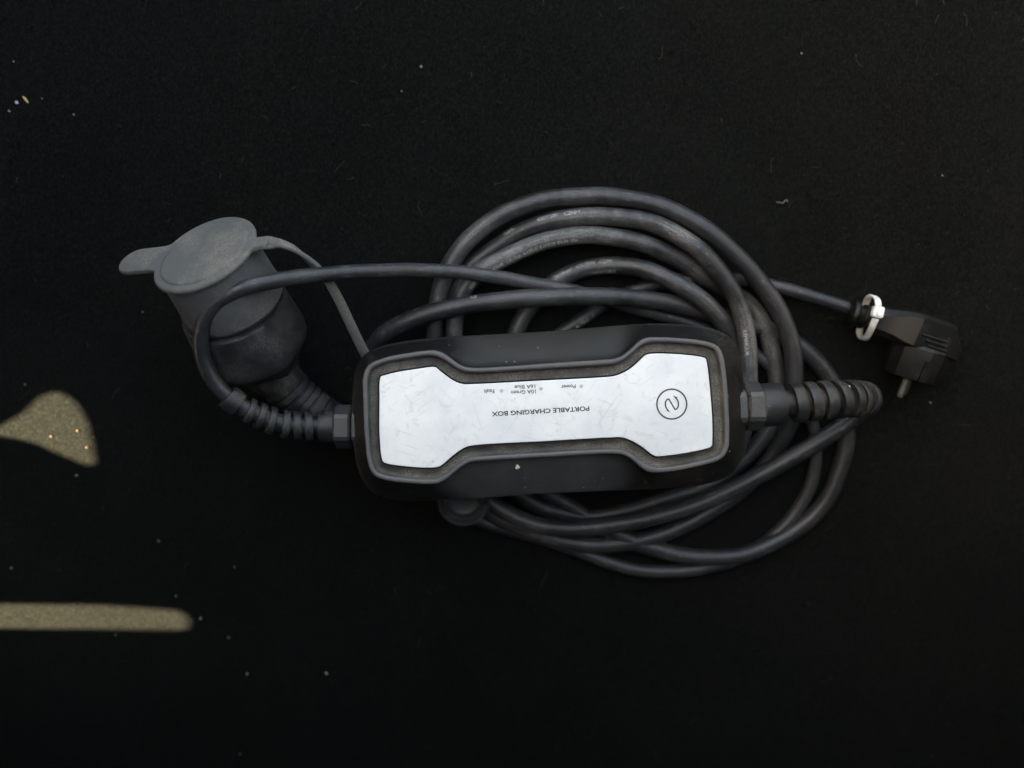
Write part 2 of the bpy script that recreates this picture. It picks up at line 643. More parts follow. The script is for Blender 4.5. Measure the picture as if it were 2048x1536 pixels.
# ---- lettering
def text_mesh(body, bold=0.0):
    cu = bpy.data.curves.new("lettering", 'FONT')
    cu.body = body
    cu.size = 1
    cu.offset = bold
    cu.resolution_u = 3
    o = bpy.data.objects.new("lettering_source", cu)
    COL.objects.link(o)
    bpy.context.view_layer.update()
    dg = bpy.context.evaluated_depsgraph_get()
    me = bpy.data.meshes.new_from_object(o.evaluated_get(dg))
    bpy.data.objects.remove(o)
    co = np.array([v.co[:] for v in me.vertices])
    fc = [tuple(p.vertices) for p in me.polygons]
    bpy.data.meshes.remove(me)
    return co, fc


def plate_text(body, x0, x1, ytop, ybot, yc_shift=0, bold=.0):
    """upside-down text between px x0 (left) and x1 (right); heights in px at its middle"""
    co, fc = text_mesh(body, bold)
    mn, mx = co.min(0), co.max(0)
    px = SLOPE * (CAM_H - ZP) / 1024
    W, Hh = (x1 - x0) * px, (ybot - ytop) * px
    sx, sy = W / (mx[0] - mn[0]), Hh / (mx[1] - mn[1])
    cen = at((x0 + x1) / 2, (ytop + ybot) / 2, ZP)
    mid = (mn + mx) / 2
    Vv = []
    for c in co:
        l = Vector((-(c[0] - mid[0]) * sx, -(c[1] - mid[1]) * sy, 0))
        p = RM @ l + cen
        Vv.append((p.x, p.y, ZP + .00012))
    return mesh_obj("lettering", Vv, fc, M_print, plate, smooth=False)


plate_text("PORTABLE CHARGING BOX", 983.2, 1178.8, 817.7, 827.3, bold=.028)
plate_text("Power", 1122, 1151.3, 769.3, 777.2, bold=.014)
plate_text("16A Blue", 1029, 1070.6, 769.6, 777.6, bold=.014)
plate_text("10A Green", 1022, 1071.6, 780.2, 788.2, bold=.014)
plate_text("Fault", 967.5, 988.6, 778.6, 786.8, bold=.014)


def flat_disc(name, px, py, r0, r1, z, mat, parent, n=40):
    c = at(px, py, z)
    k = SLOPE * (CAM_H - z) / 1024
    Vv, Ff = [], []
    for i in range(n):
        th = 2 * math.pi * i / n
        for r in (r0, r1):
            Vv.append((c.x + r * k * math.cos(th), c.y + r * k * math.sin(th), z))
    for i in range(n):
        j = (i + 1) % n
        Ff.append((2 * i, 2 * i + 1, 2 * j + 1, 2 * j))
    if r0 == 0:
        Vv = [Vv[2 * i + 1] for i in range(n)]
        Ff = [tuple(range(n))]
    return mesh_obj(name, Vv, Ff, mat, parent, smooth=False)


for px, py in ((1082, 777.6), (1003, 781.7), (1162.6, 772.5)):
    flat_disc("indicator_light", px, py, 0, 3.7, ZP + .0002, M_led, plate, 24)

# emblem: ring with a zig-zag double arrow
Vv, Ff = [], []


def add_poly(pts, z):
    b = len(Vv)
    for p in pts:
        q = at(p[0], p[1], z)
        Vv.append((q.x, q.y, z))
    Ff.append(tuple(range(b, b + len(pts))))


zz = ZP + .00012
nn = 60
for i in range(nn):
    a0, a1 = 2 * math.pi * i / nn, 2 * math.pi * (i + 1) / nn
    q = []
    for a, r in ((a0, 28.2), (a0, 31.4), (a1, 31.4), (a1, 28.2)):
        q.append((1343.6 + r * math.cos(a), 808.2 - r * math.sin(a)))
    add_poly(q, zz)


def zpx(p): return (1240 + p[0] / 6.4, 690 + p[1] / 6.4)


def stroke(pts, wd):
    P = [Vector((*zpx(p), 0)) for p in pts]
    P = catmull(P, 6) if len(P) > 2 else P
    for i in range(len(P) - 1):
        d = (P[i + 1] - P[i]).normalized()
        nrm = Vector((-d.y, d.x, 0)) * wd / 2
        e = d * .25
        add_poly([P[i] + nrm - e, P[i + 1] + nrm + e, P[i + 1] - nrm + e, P[i] - nrm - e], zz)


stroke([(620, 688), (596, 706), (581, 745), (586, 790), (604, 822), (622, 846)], 2.7)
stroke([(622, 686), (706, 828)], 2.8)
stroke([(706, 826), (734, 806), (748, 770), (744, 722), (724, 686), (706, 664)], 2.7)
add_poly([zpx(p) for p in ((676, 643), (740, 672), (712, 690))], zz + .00002)
add_poly([zpx(p) for p in ((652, 872), (588, 834), (618, 830))], zz + .00002)
mesh_obj("emblem", Vv, Ff, M_print, plate, smooth=False)


# ------------------------------------------------------------------ cables
# (px, py, height of the cable's axis above the carpet)
RC, RMAIN = 0.0057, 0.0044
LOW, MID, TOP = .0057, .0170, .0275
charge_path = [
    # out of the right gland, through the strain relief, back along the front
    ('z', 1440, 815, .056), ('z', 1505, 812, .056), ('z', 1560, 808, .056), ('z', 1620, 803, .0555), ('z', 1670, 799, .053), ('z', 1708, 797, .0465), ('z', 1733, 800, .036), ('z', 1735, 811, .026), (1712, 832, .0225),
    (1670, 862, .0215), (1600, 905, .020), (1500, 960, .019), (1400, 1007, .0185), (1300, 1037, .018), (1200, 1053, .017), (1120, 1056, .016), (1040, 1038, .015), (960, 985, .012), (900, 880, .010), (874, 760, .012),
    # loop A
    (870, 680, .0165), (872, 630, .017), (886, 560, .017), (930, 488, .017), (1000, 431, .017), (1080, 401, .017), (1160, 393, .017), (1240, 396, .017), (1330, 416, .018), (1420, 465, .0185), (1500, 540, .0185), (1552, 610, .0185),
    (1582, 680, .0185), (1588, 760, .0165), (1582, 840, .0135), (1548, 905, .0065), (1500, 962, .006), (1469, 990, .006), (1406, 1031, .006), (1343, 1061, .006), (1280, 1081, .006), (1204, 1090, .007), (1133, 1083, .007), (1049, 1058, .007),
    (982, 1027, .007), (935, 960, .007), (915, 850, .010), (909, 750, .014),
    # loop C
    (909, 680, .0175), (910, 630, .0175), (924, 585, .0175), (955, 545, .0175), (1000, 519, .0175), (1045, 498, .0175), (1091, 481, .0175), (1150, 472, .0175), (1204, 471, .0172), (1288, 487, .0165), (1334, 507, .014), (1379, 532, .0105), (1418, 560, .0075), (1454, 580, .0062),
    (1490, 602, .0062), (1518, 636, .0065), (1537, 675, .0065), (1551, 735, .0065), (1554, 790, .006), (1540, 850, .006), (1490, 915, .006), (1427, 964, .006), (1322, 1000, .006), (1238, 1024, .006), (1175, 1032, .006), (1110, 1022, .006), (1050, 995, .006),
    (970, 910, .006), (905, 800, .006), (880, 700, .0058),
    # loop B
    (888, 620, .0058), (925, 548, .0058), (985, 499, .0070), (1034, 465, .0110), (1090, 446, .0150), (1140, 436, .0170), (1204, 432, .0180), (1260, 436, .0190), (1311, 448, .0195), (1379, 486, .0200), (1425, 527, .0200), (1459, 573, .0195), (1482, 622, .0185), (1493, 672, .0180),
    (1497, 720, .0180), (1497, 770, .0170), (1490, 850, .012), (1450, 930, .007), (1350, 955, .006), (1200, 950, .006), (1090, 850, .006), (1028, 720, .0058),
    # loop D
    (1036, 655, .0058), (1062, 610, .0058), (1105, 566, .0060), (1160, 541, .0070), (1200, 533, .0085), (1239, 531, .0110), (1288, 538, .0145), (1334, 556, .0175), (1379, 582, .0180), (1414, 607, .0175), (1441, 638, .0150), (1462, 670, .0085), (1474, 700, .0062), (1480, 780, .0058), (1440, 860, .0058), (1300, 910, .0058), (1100, 920, .0058),
    (900, 890, .0058), (790, 820, .0058), (742, 752, .010), (742, 708, .018),
    # upper crossing run and the outermost sweep on the right
    (762, 672, .0245), (800, 648, .0285), (860, 626, .0295), (900, 617, .0295), (1000, 602, .0292), (1100, 594, .0290), (1160, 592, .0285), (1230, 593, .0255), (1300, 600, .0200), (1365, 612, .0120), (1430, 630, .0062), (1500, 650, .0058), (1560, 668, .0058), (1602, 694, .0058), (1658, 753, .0058), (1684, 820, .0058), (1692, 890, .0058), (1668, 968, .0058),
    (1645, 1008, .0058), (1608, 1048, .0062), (1553, 1082, .0075), (1490, 1107, .0090), (1427, 1115, .0090), (1364, 1111, .0080), (1305, 1096, .0060), (1230, 1066, .0058), (1120, 1000, .0058), (980, 920, .0058), (860, 890, .0070), (780, 882, .0090), (710, 862, .0125), (672, 843, .0155)]


def path(pts, step=.0022):
    P = []
    for p in pts:
        if p[0] == 'z': P.append(at(p[1], p[2], p[3]))
        else: P.append(G(*p))
    A = smooth_path(resample(catmull(P, 12), step=step), 6)
    k_ = np.arange(len(A)) * step          # rubber cable never lies in perfect curves
    fade = np.clip((k_ - .15) / .1, 0, 1) * np.clip((k_[-1] - k_) / .1, 0, 1)
    for ax_ in range(2):
        A[:, ax_] += fade * (.00024 * np.sin(k_ * 71 + 2 * ax_ + 3 * np.sin(k_ * 13)) + .00010 * np.sin(k_ * 190 + ax_))
    return A


CA = path(charge_path)
seg = np.r_[0, np.cumsum(np.linalg.norm(np.diff(CA, axis=0), axis=1))]
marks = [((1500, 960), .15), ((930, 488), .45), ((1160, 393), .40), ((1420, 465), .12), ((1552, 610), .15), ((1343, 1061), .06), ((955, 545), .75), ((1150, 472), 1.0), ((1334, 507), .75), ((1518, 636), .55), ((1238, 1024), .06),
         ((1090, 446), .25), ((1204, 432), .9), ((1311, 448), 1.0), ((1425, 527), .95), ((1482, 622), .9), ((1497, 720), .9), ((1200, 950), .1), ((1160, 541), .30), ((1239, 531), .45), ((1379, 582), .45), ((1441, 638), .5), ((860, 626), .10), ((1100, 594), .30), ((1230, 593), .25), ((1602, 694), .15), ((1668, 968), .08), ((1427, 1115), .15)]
stops, last = [(0, .2)], 0  # upper loops dusty; lower runs kept dark, their shade put into the colour
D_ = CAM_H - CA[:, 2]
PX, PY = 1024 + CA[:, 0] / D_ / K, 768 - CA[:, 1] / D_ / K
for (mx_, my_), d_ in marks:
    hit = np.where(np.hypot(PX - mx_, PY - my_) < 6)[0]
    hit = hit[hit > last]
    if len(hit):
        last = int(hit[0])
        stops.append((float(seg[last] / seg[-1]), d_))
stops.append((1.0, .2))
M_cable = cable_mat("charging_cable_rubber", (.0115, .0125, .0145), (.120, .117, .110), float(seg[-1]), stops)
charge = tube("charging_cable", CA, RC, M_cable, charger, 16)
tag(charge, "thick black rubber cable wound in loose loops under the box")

mains_path = [('z', 760, 853, .056), ('z', 700, 853, .056), ('z', 650, 853, .058), ('z', 600, 852, .061), ('z', 569, 849, .063), ('z', 530, 836, .067), ('z', 498, 822, .071), ('z', 460, 797, .0755), ('z', 428, 764, .080), ('z', 405, 715, .086), ('z', 404, 655, .0935), ('z', 428, 612, .1005), ('z', 470, 581, .1030), ('z', 540, 563, .0985), ('z', 640, 549, .084), ('z', 760, 542, .066),
              (870, 542, .0295 + .004), (960, 549, .0290), (1040, 562, .0235), (1100, 573, .0178), (1160, 586, .0172), (1220, 602, .0150), (1290, 622, .0100), (1360, 641, .0050), (1430, 668, .0046), (1510, 710, .0046), (1590, 780, .0046), (1625, 850, .0046), (1630, 910, .0046), (1620, 970, .0046), (1594, 1020, .0046), (1545, 1074, .0046), (1469, 1121, .0046), (1406, 1136, .0046), (1343, 1143, .0046), (1259, 1137, .0046), (1183, 1112, .0046), (1110, 1085, .0046), (1028, 1062, .0046), (940, 1030, .0046),
              (900, 960, .0046), (930, 850, .0046), (1030, 745, .0046), (1120, 668, .0046), (1160, 640, .0046), (1205, 611, .0046), (1270, 581, .0046), (1340, 563, .0046), (1420, 557, .0050), (1500, 562, .0056), (1560, 575, .0075), (1620, 592, .0100), (1680, 611, .0125), (1735, 630, .0140)]
CM = path(mains_path)
M_mains = cable_mat("mains_cable_rubber", (.0115, .0125, .0150), (.10, .10, .098), 3.0, [(0, .25), (.1, .35), (.2, .22), (1, .15)])
mains = tube("mains_cable", CM, RMAIN, M_mains, charger, 16)
tag(mains, "thinner black mains cable arching over the connector and running to the plug")


def nearest(A, px, py, hi=True):
    D = CAM_H - A[:, 2]
    X = 1024 + A[:, 0] / D / K
    Y = 768 - A[:, 1] / D / K
    d = np.hypot(X - px, Y - py)
    if hi:
        d = d - 600 * A[:, 2]
    i = int(d.argmin())
    return i


def cable_text(cable_o, A, rad, body, px, py, height_mm, theta0, width_mm=None, flip=False, gaps=.10):
    """print text along the cable starting at px,py; theta0 = angle (deg) to the left of the cable's crown"""
    co, fc = text_mesh(body, .0)
    mn, mx = co.min(0), co.max(0)
    sy = height_mm / 1000 / .72
    sx = sy if not width_mm else width_mm / 1000 / (mx[0] - mn[0])
    T, N1, N2 = frames(A)
    s = np.r_[0, np.cumsum(np.linalg.norm(np.diff(A, axis=0), axis=1))]
    i0 = nearest(A, px, py)
    r = rad + .00012
    Vv = []
    for c in co:
        if flip:
            ss, th = s[i0] - (c[0] - mn[0]) * sx, R(theta0) - c[1] * sy / rad
        else:
            ss, th = s[i0] + (c[0] - mn[0]) * sx, R(theta0) + c[1] * sy / rad
        q = [np.interp(ss, s, A[:, k]) for k in range(3)]
        u = np.array([np.interp(ss, s, N1[:, k]) for k in range(3)])
        l = np.array([np.interp(ss, s, N2[:, k]) for k in range(3)])
        Vv.append(np.array(q) + r * (math.cos(th) * u + math.sin(th) * l))
    # worn print: drop some facets
    keep = [f for f in fc if rnd.random() > gaps]
    return mesh_obj("cable_print", Vv, keep, M_cprint, cable_o, smooth=False)


cable_text(charge, CA, RC, "450/750V   CZHM", 1078, 450, 2.5, 8)
cable_text(charge, CA, RC, "1x0/5-", 1016, 472, 2.2, 18)
cable_text(charge, CA, RC, "KEUR  DEKRA  K175-2  EVC07S1E1-H  10x", 982, 532, 2.3, -52)
cable_text(charge, CA, RC, "KEM", 934, 573, 2.3, -52)
cable_text(charge, CA, RC, "2x10mm²   450/750V   CZPM", 1112, 562, 2.3, 10)
cable_text(charge, CA, RC, "3x6mm² CABLE", 1180, 540, 1.8, -55, gaps=.35)
cable_text(charge, CA, RC, "KEMAKEUR", 1490, 655, 2.4, -35)
cable_text(mains, CM, RMAIN, "K175-2   C", 1150, 648, 2.3, -45)
cable_text(charge, CA, RC, "·1/7", 945, 609, 2.2, 30)


# ------------------------------------------------------------------ glands and strain reliefs
def sub_path(A, i0, i1):
    return A[i0:i1 + 1]


def hex_nut(name, o, axis, r, length, mat, parent, up_face=True, cham=.0012):
    M = axis_matrix(o, axis)
    rings = []
    for a, rr in ((0, r - cham), (cham, r), (length - cham, r), (length, r - cham)):
        rr_ = []
        for k in range(6):
            th = math.pi / 3 * k + math.pi / 6
            for dth in (-.10, .10):
                rr_.append(M @ Vector((rr * math.cos(th + dth) * 1.0, rr * math.sin(th + dth), a)))
        rings.append(rr_)
    return loft(name, rings, mat, parent, angle=20)


def make_gland(A, px_list, r_rib, r_end, nut_r, start_px, nut_len, collar_len, rib_w, end_len, label):
    s = np.r_[0, np.cumsum(np.linalg.norm(np.diff(A, axis=0), axis=1))]

    def pos(ss): return np.array([np.interp(ss, s, A[:, k]) for k in range(3)])

    def s_of(px, py):
        i = nearest(A[:200], px, py, False)
        return s[i]
    s0 = s_of(*start_px)
    ax = pos(s0 + .004) - pos(s0)
    ax /= np.linalg.norm(ax)
    o = pos(s0)
    # lock ring against the housing
    lock = hex_nut("lock_ring", o - ax * .0045, ax, nut_r * 1.0, .0088, M_nut, charger, cham=.0008)
    nut = hex_nut("gland_nut", o + ax * .0052, ax, nut_r * .99, nut_len, M_nut, charger)
    tag(nut, label)
    sA = s0 + .0055 + nut_len
    n_in = 60
    s_last = s_of(*px_list[-1])
    pts = np.array([pos(v) for v in np.linspace(sA - .004, s_last, n_in)])
    rr = np.linspace(r_rib * .64, r_end * .70, n_in)
    rel = tube("strain_relief", smooth_path(pts, 3), rr, M_relief, charger, 20)
    # collar next to the nut
    pts = np.array([pos(v) for v in np.linspace(sA - .001, sA + collar_len, 6)])
    col = tube("collar", pts, [r_rib * 1.02, r_rib * 1.06, r_rib * 1.06, r_rib * 1.06, r_rib * 1.05, r_rib * .98], M_relief, rel, 24, angle=40)
    m = len(px_list)
    for k, (px, py) in enumerate(px_list):
        c = s_of(px, py)
        f = k / max(1, m - 1)
        r = r_rib * (1 - f) + r_end * f
        if k == m - 1:
            wd = end_len
            nm = "end_collar"
        else:
            wd = rib_w * (1 - .25 * f)
            nm = "rib"
        q = np.array([pos(v) for v in np.linspace(c - wd / 2, c + wd / 2, 6)])
        ob = tube(nm, q, [r * .95, r, r, r, r, r * .95], M_relief, rel, 24, angle=45)
        if nm == "rib":
            me = ob.data
            cen = Vector(pos(c))
            T = Vector(q[-1] - q[0]).normalized()
            side = T.cross(Vector((0, 0, 1))).normalized()
            for v in me.vertices:
                d = (v.co - cen).dot(side)
                e = (v.co - cen).dot(T.cross(side))
                v.co += T * (d * .10 * (1 if k % 2 else .7) + e * .05)
    return nut, lock, rel, o, ax


AL = CM[:90]
nutL, lockL, relL, oL, axL = make_gland(CM, [(619, 853), (594, 852.5), (569.5, 850), (545.5, 843), (521.5, 833), (499, 823), (469, 803)], .0088, .0073, .0132, (720, 853), .0100, .0098, .0046, .0085, "dusty hexagonal cable gland nut on the mains side")
nutR, lockR, relR, oR, axR = make_gland(CA, [(1594, 805), (1624, 802.5), (1652, 801), (1677, 799.5), (1697, 798), (1713, 798), (1727, 799)], .0122, .0112, .0147, (1470, 813.5), .0100, .0125, .0062, .0044, "hexagonal cable gland nut beside the bezel corner marked M25x1.5")
# size mark on the lock ring
co, fc = text_mesh("M25x1.5", .0)
mn, mx = co.min(0), co.max(0)
Vv = []
top = at(1497, 803, .0692)
up = Vector((0, 0, 1))
for c in co:
    Vv.append((top.x + (c[1] - .36) * .0040, top.y - (c[0] - (mn[0] + mx[0]) / 2) * .0036, oR[2] + .0147 * math.cos(math.pi / 6) + .00035))
mesh_obj("lettering", Vv, fc, M_line, lockR, smooth=False)

# ------------------------------------------------------------------ connector with its cap
Q = 1.048
CC = Vector((-0.1678, 0.0707, 0.095))
a1 = Vector((-.27223, .63259, .72507)).normalized()       # cap face
a2 = Vector((-.156, .676, .72)).normalized()              # body
x1 = Vector((0, 0, 1)).cross(a1).normalized()
y1 = a1.cross(x1)
MB = axis_matrix(CC, -a2)
body_rings = []
for L, r, e in ((.030, .0275, 0), (.0335, .0280, 0), (.0340, .0262, 0), (.0358, .0262, 0), (.0362, .0290, 0), (.0370, .0296, .0), (.050, .0303, .1), (.062, .0309, .2), (.0660, .0309, .2), (.0675, .0302, .2), (.0760, .0236, .4), (.080, .0195, .6), (.086, .0172, .6), (.094, .0152, .4), (.100, .0120, .2)):
    rg = []
    for k in range(56):
        th = 2 * math.pi * k / 56
        c, s_ = math.cos(th), math.sin(th)
        # towards the handle the section turns from round to a rounded square
        p = 2 + 1.6 * e
        q = (abs(c) ** p + abs(s_) ** p) ** (-1 / p)
        if L > .0365:
            for thc, hw in ((-62, 24), (150, 22)):
                d_ = (math.degrees(th) - thc + 180) % 360 - 180
                if abs(d_) < hw: q *= math.cos(R(hw)) / math.cos(R(d_))
        sh = Vector((-.0045 * e * max(0, (L - .05) / .04), -.003 * e * max(0, (L - .05) / .04), 0))
        rg.append(MB @ (Vector((r * q * c * Q, r * q * s_ * Q, L * Q)) + sh))
    body_rings.append(rg)
conn = loft("connector", body_rings, M_body, charger, angle=32)
tag(conn, "tilted round vehicle connector with grey rubber cap strapped over its face")
# moulded seam ridge on the side of the body
lathe("seam_ring", [(a * Q, r * Q) for a, r in ((.0345, .0266), (.0349, .0272), (.0353, .0272), (.0357, .0266))], MB, M_line, conn, 48)
# rubber cap: skirt
MS = axis_matrix(CC, -(a1 * .35 + a2 * .65))
cap = lathe("cap", [(a * Q, r * Q) for a, r in ((.0005, .0180), (.0006, .0262), (.003, .0266), (.012, .0270), (.022, .0276), (.030, .0283), (.0322, .0283), (.0326, .0270), (.031, .0255))], MS, M_rubber, conn, 64, 40)
tag(cap, "cup-shaped grey rubber cap skirt")
# cap flange with pull tab and strap root
ang_tab, ang_str = math.atan2(-25.5, 48.0), math.atan2(13.3, -34.1)
Rf = .0289 * Q


def cap_r(phi):
    def capsule(d, length, wd):
        d = abs((d + math.pi) % (2 * math.pi) - math.pi)
        if d > math.pi / 2: return 0
        s_ = math.sin(d)
        c0 = length - wd
        if c0 * s_ < wd:
            r_ = c0 * math.cos(d) + math.sqrt(max(0, wd * wd - (c0 * s_) ** 2))
            side = wd / s_ if s_ > 1e-6 else 1e9
            return min(r_, 10) if r_ * s_ <= wd + 1e-9 else side
        return wd / s_
    out = Rf
    for a, ln, wd, kk in ((ang_tab, .0555 * Q, .0092 * Q, .007), (ang_str, .0370 * Q, .0040, .012)):
        c = capsule(phi - a, ln, wd)
        h = max(kk - abs(out - c), 0) / kk
        out = max(out, c) + h * h * kk * .25 if c > 0 else out
    return out


fl = []
nf = 240
for d_in, ax in ((.0022, -.0012), (.0006, -.0010), (0, -.0002), (0, .0010), (.0006, .0018), (.0016, .0020)):
    rg = []
    for k in range(nf):
        ph = 2 * math.pi * k / nf
        r = cap_r(ph) - d_in
        rg.append(CC + x1 * (r * math.cos(ph)) + y1 * (r * math.sin(ph)) + a1 * ax)
    fl.append(rg)
flange = loft("cap_flange", fl, M_cap, conn, angle=60)
tag(flange, "flat grey rubber cap lid with pull tab, brown dust on it")
MD = axis_matrix(CC + a1 * .0018, a1)
lathe("cap_disc", [(a, r * Q) for a, r in ((-.001, .0246), (.0002, .0248), (.0008, .0243), (.0010, .0232), (.0008, .0205))], MD, M_cap, conn, 72, 60)


# strap from the cap to a loop round the cable
def ribbon(name, A, wd, th, mat, parent, wdir=None):
    A = np.asarray(A)
    T, N1, N2 = frames(A)
    Vr, Fr = [], []
    n_ = len(A)
    wd = np.full(n_, wd) if np.isscalar(wd) else wd
    for i in range(n_):
        u, l = N1[i], N2[i]
        if wdir is not None:
            l = np.asarray(wdir[i]) - T[i] * np.dot(wdir[i], T[i])
            l /= np.linalg.norm(l)
            u = np.cross(T[i], l)
        for cu, cl in ((1, -.8), (1, .8), (.5, 1), (-.5, 1), (-1, .8), (-1, -.8), (-.5, -1), (.5, -1)):
            Vr.append(A[i] + u * cu * th / 2 + l * cl * wd[i] / 2)
    for i in range(n_ - 1):
        for k in range(8):
            a, b = i * 8 + k, i * 8 + (k + 1) % 8
            Fr.append((a, b, b + 8, a + 8))
    Fr.append(tuple(reversed(range(8))))
    Fr.append(tuple(range(n_ * 8 - 8, n_ * 8)))
    return mesh_obj(name, Vr, Fr, mat, parent, angle=50)


dstr = x1 * math.cos(ang_str) + y1 * math.sin(ang_str)
st = [CC + dstr * .030 + a1 * .0003, CC + dstr * .036 + a1 * .0003]
st += [at(*p) for p in ((556, 486, .095), (590, 499, .091), (622, 524, .085), (652, 556, .077), (676, 596, .068), (697, 640, .059), (716, 680, .051), (734, 716, .043))]
st += [G(770, 790, .020), G(840, 900, .016), G(900, 985, .014)]
SA = resample(catmull(st, 10), step=.003)
wdir = [(dstr.cross(a1)).lerp(Vector((.9, .35, .1)), min(1, max(0, i - 3) / 16)) for i in range(len(SA))]
wds = np.interp(np.arange(len(SA)), [0, 4, 10, 30, len(SA)], [.0090, .0070, .0052, .0058, .0060])
ribbon("cap_strap", SA, wds, .0026, M_cap, conn, wdir)
ML = axis_matrix(G(928, 1002, .0205), (.10, -.22, .97))
lp = lathe("strap_loop", [(-.006, .0150), (-.004, .0166), (.0005, .0172), (.0020, .0168), (.0022, .0158), (.0006, .0148), (-.0010, .0140), (-.0012, .0128), (.0012, .0124), (.0018, .0116), (.0008, .0108), (-.0020, .0100), (-.0035, .006)], ML, M_nut, conn, 56, 40)
tag(lp, "round rubber loop end of the cap strap peeking out under the box")

# grooved bend relief behind the connector
hp = [CC - a2 * .087, at(548, 748, .0330), at(572, 772, .0270), at(602, 799, .0220), at(640, 826, .0180), G(676, 845, .0140), G(715, 863, .0120)]
HA = resample(catmull(hp, 20), step=.00055)
s = np.linspace(0, 1, len(HA)) * (len(HA) - 1) * .00055
rr = np.interp(s, [0, .012, .03, .07, .1], [.0150, .0142, .0132, .0112, .0098])
g = ((s - .020) % .0063)
rr = np.where((s > .020) & (g < .0012), rr - .0013, rr)
tag(tube("bend_relief", HA, rr, M_relief, conn, 28, angle=40), "grooved rubber bend relief sloping from the connector to the carpet")

# ------------------------------------------------------------------ mains plug
pc = G(1838, 706, .0205)                      # centre of the round plug body
u = Vector((.955, -.275, .02)).normalized()   # along the cable
v = Vector((-.13, -.93, -.25))
v = (v - u * v.dot(u)).normalized()           # along the pins
wv = u.cross(v) * -1
if wv.z < 0: wv = -wv


def pl_pt(a, b, c): return pc + u * a + v * b + wv * c


Mp = axis_matrix(pc, v, u)


def plug_ring(b, r, flat):
    out = []
    for k in range(14):
        th = 2 * math.pi * (k + .5) / 14
        x, y = r * math.cos(th), r * math.sin(th)
        x = max(-flat, min(flat, x))
        out.append(pc + u * x + wv * y + v * b)
    return out


plug = loft("plug", [plug_ring(b, r, f) for b, r, f in ((-.006, .0176, .0176), (-.004, .0186, .0180), (.001, .0190, .0186), (.0130, .0186, .0178), (.0155, .0182, .0174), (.0162, .0172, .0164))], M_plug, charger, angle=12)
tag(plug, "black round two-pin mains plug lying on its side")
secs = [(-.0400, -.0125, .0068, .0068), (-.0360, -.0125, .0080, .0080), (-.030, -.0128, .0086, .0090), (-.024, -.0132, .0094, .0110), (-.016, -.0136, .0104, .0146), (-.012, -.0136, .0108, .0160), (.004, -.0132, .0110, .0164), (.0085, -.0128, .0106, .0162), (.0125, -.0100, .0080, .0158), (.0165, -.0070, .0052, .0148), (.0180, -.0058, .0036, .0130)]
rings = []
for a, b, hb, hc in secs:
    rg = []
    cb, cc = (.55, .55) if a < -.028 else ((.62, .66) if a < -.02 else (.80, .80))
    for eb, ec in ((1, cc), (cb, 1), (-cb, 1), (-1, cc), (-1, -cc), (-cb, -1), (cb, -1), (1, -cc)):
        rg.append(pl_pt(a, b + hb * eb, hc * ec))
    rings.append(rg)
tag(loft("plug_shell", rings, M_plug, plug, angle=12), "angled rear shell of the plug")
# sharp moulded edge and grip ridges
for k in range(4):
    b0 = -.0130 + k * .0028
    A = [pl_pt(-.010 + .003 * k, b0, .0170), pl_pt(-.004 + .001 * k, b0 + .0002, .0172), pl_pt(.002 + .001 * k, b0 + .0003, .0172), pl_pt(.006 + .0005 * k, b0 + .0004, .0171)]
    tube("grip_ridge", resample(catmull(A, 6), n=14), .0007, M_plug, plug, 6)
# collar where the cable enters
pts = [pl_pt(a, -.0125, 0) for a in (-.0515, -.0495, -.0480, -.0450, -.0420, -.0400, -.0370)]
tube("cable_collar", resample(pts, n=14), [.0070, .0090, .0094, .0094, .0086, .0070, .0066, .0066, .0078, .0080, .0070, .0070, .0080, .0080], M_plug, plug, 24, angle=30)
for c in (-.0095, .0095):
    lathe("pin", [(.012, .0022), (.0275, .0022), (.0290, .0018), (.0294, .0011)], axis_matrix(pl_pt(-.47 * c, 0, .88 * c), v, u), M_pin, plug, 20)
# earth clip notch on the rim
Vq = [pl_pt(a, b, c) for c in (.0168, .0200) for a, b in ((-.0025, .002), (.0025, .002), (.0025, .0150), (-.0025, .0150))]
mesh_obj("earth_clip", Vq, [(3, 2, 1, 0), (4, 5, 6, 7), (0, 1, 5, 4), (1, 2, 6, 5), (2, 3, 7, 6), (3, 0, 4, 7)], M_plug, plug, smooth=False)

# ------------------------------------------------------------------ cable tie round the plug's neck
tie = bpy.data.objects.new("cable_tie", None)
COL.objects.link(tie)
tag(tie, "loose white nylon cable tie looped round the neck of the mains plug", "cable tie")
lpz = [(1757, 612, .0330), (1755, 600, .0305), (1750, 594, .0265), (1744, 592, .0225), (1737, 596, .0175), (1731, 608, .0115), (1725, 630, .0045), (1721, 650, .0040), (1719, 665, .0060), (1722, 675, .0100), (1729, 678, .0170), (1736, 670, .0240), (1744, 654, .0310), (1751, 638, .0340)]
TA = resample(catmull([G(*p) for p in lpz], 10, False), step=.0012)
axis_t = np.array(u)
ribbon("strap", TA, .0040, .0013, M_tie, tie, [tuple(u)] * len(TA))
hc = G(1755, 624, .0335)
bm = bmesh.new()
bmesh.ops.create_cube(bm, size=1)
bmesh.ops.scale(bm, vec=(.0066, .0068, .0046), verts=bm.verts)
bmesh.ops.bevel(bm, geom=bm.edges[:], offset=.0006, segments=2, affect='EDGES')
for vv in bm.verts:
    vv.co = Matrix.Rotation(R(-12), 3, 'Z') @ vv.co + hc
bm_obj("head", bm, M_tie, tie, angle=30)
bm = bmesh.new()
bmesh.ops.create_cube(bm, size=1)
bmesh.ops.scale(bm, vec=(.0034, .0024, .0016), verts=bm.verts)
bmesh.ops.bevel(bm, geom=bm.edges[:], offset=.0003, segments=2, affect='EDGES')
for vv in bm.verts:
    vv.co = Matrix.Rotation(R(-12), 3, 'Z') @ (vv.co + Vector((0, -.0012, .0026))) + hc
bm_obj("ratchet_pawl", bm, M_tie, tie, angle=30)


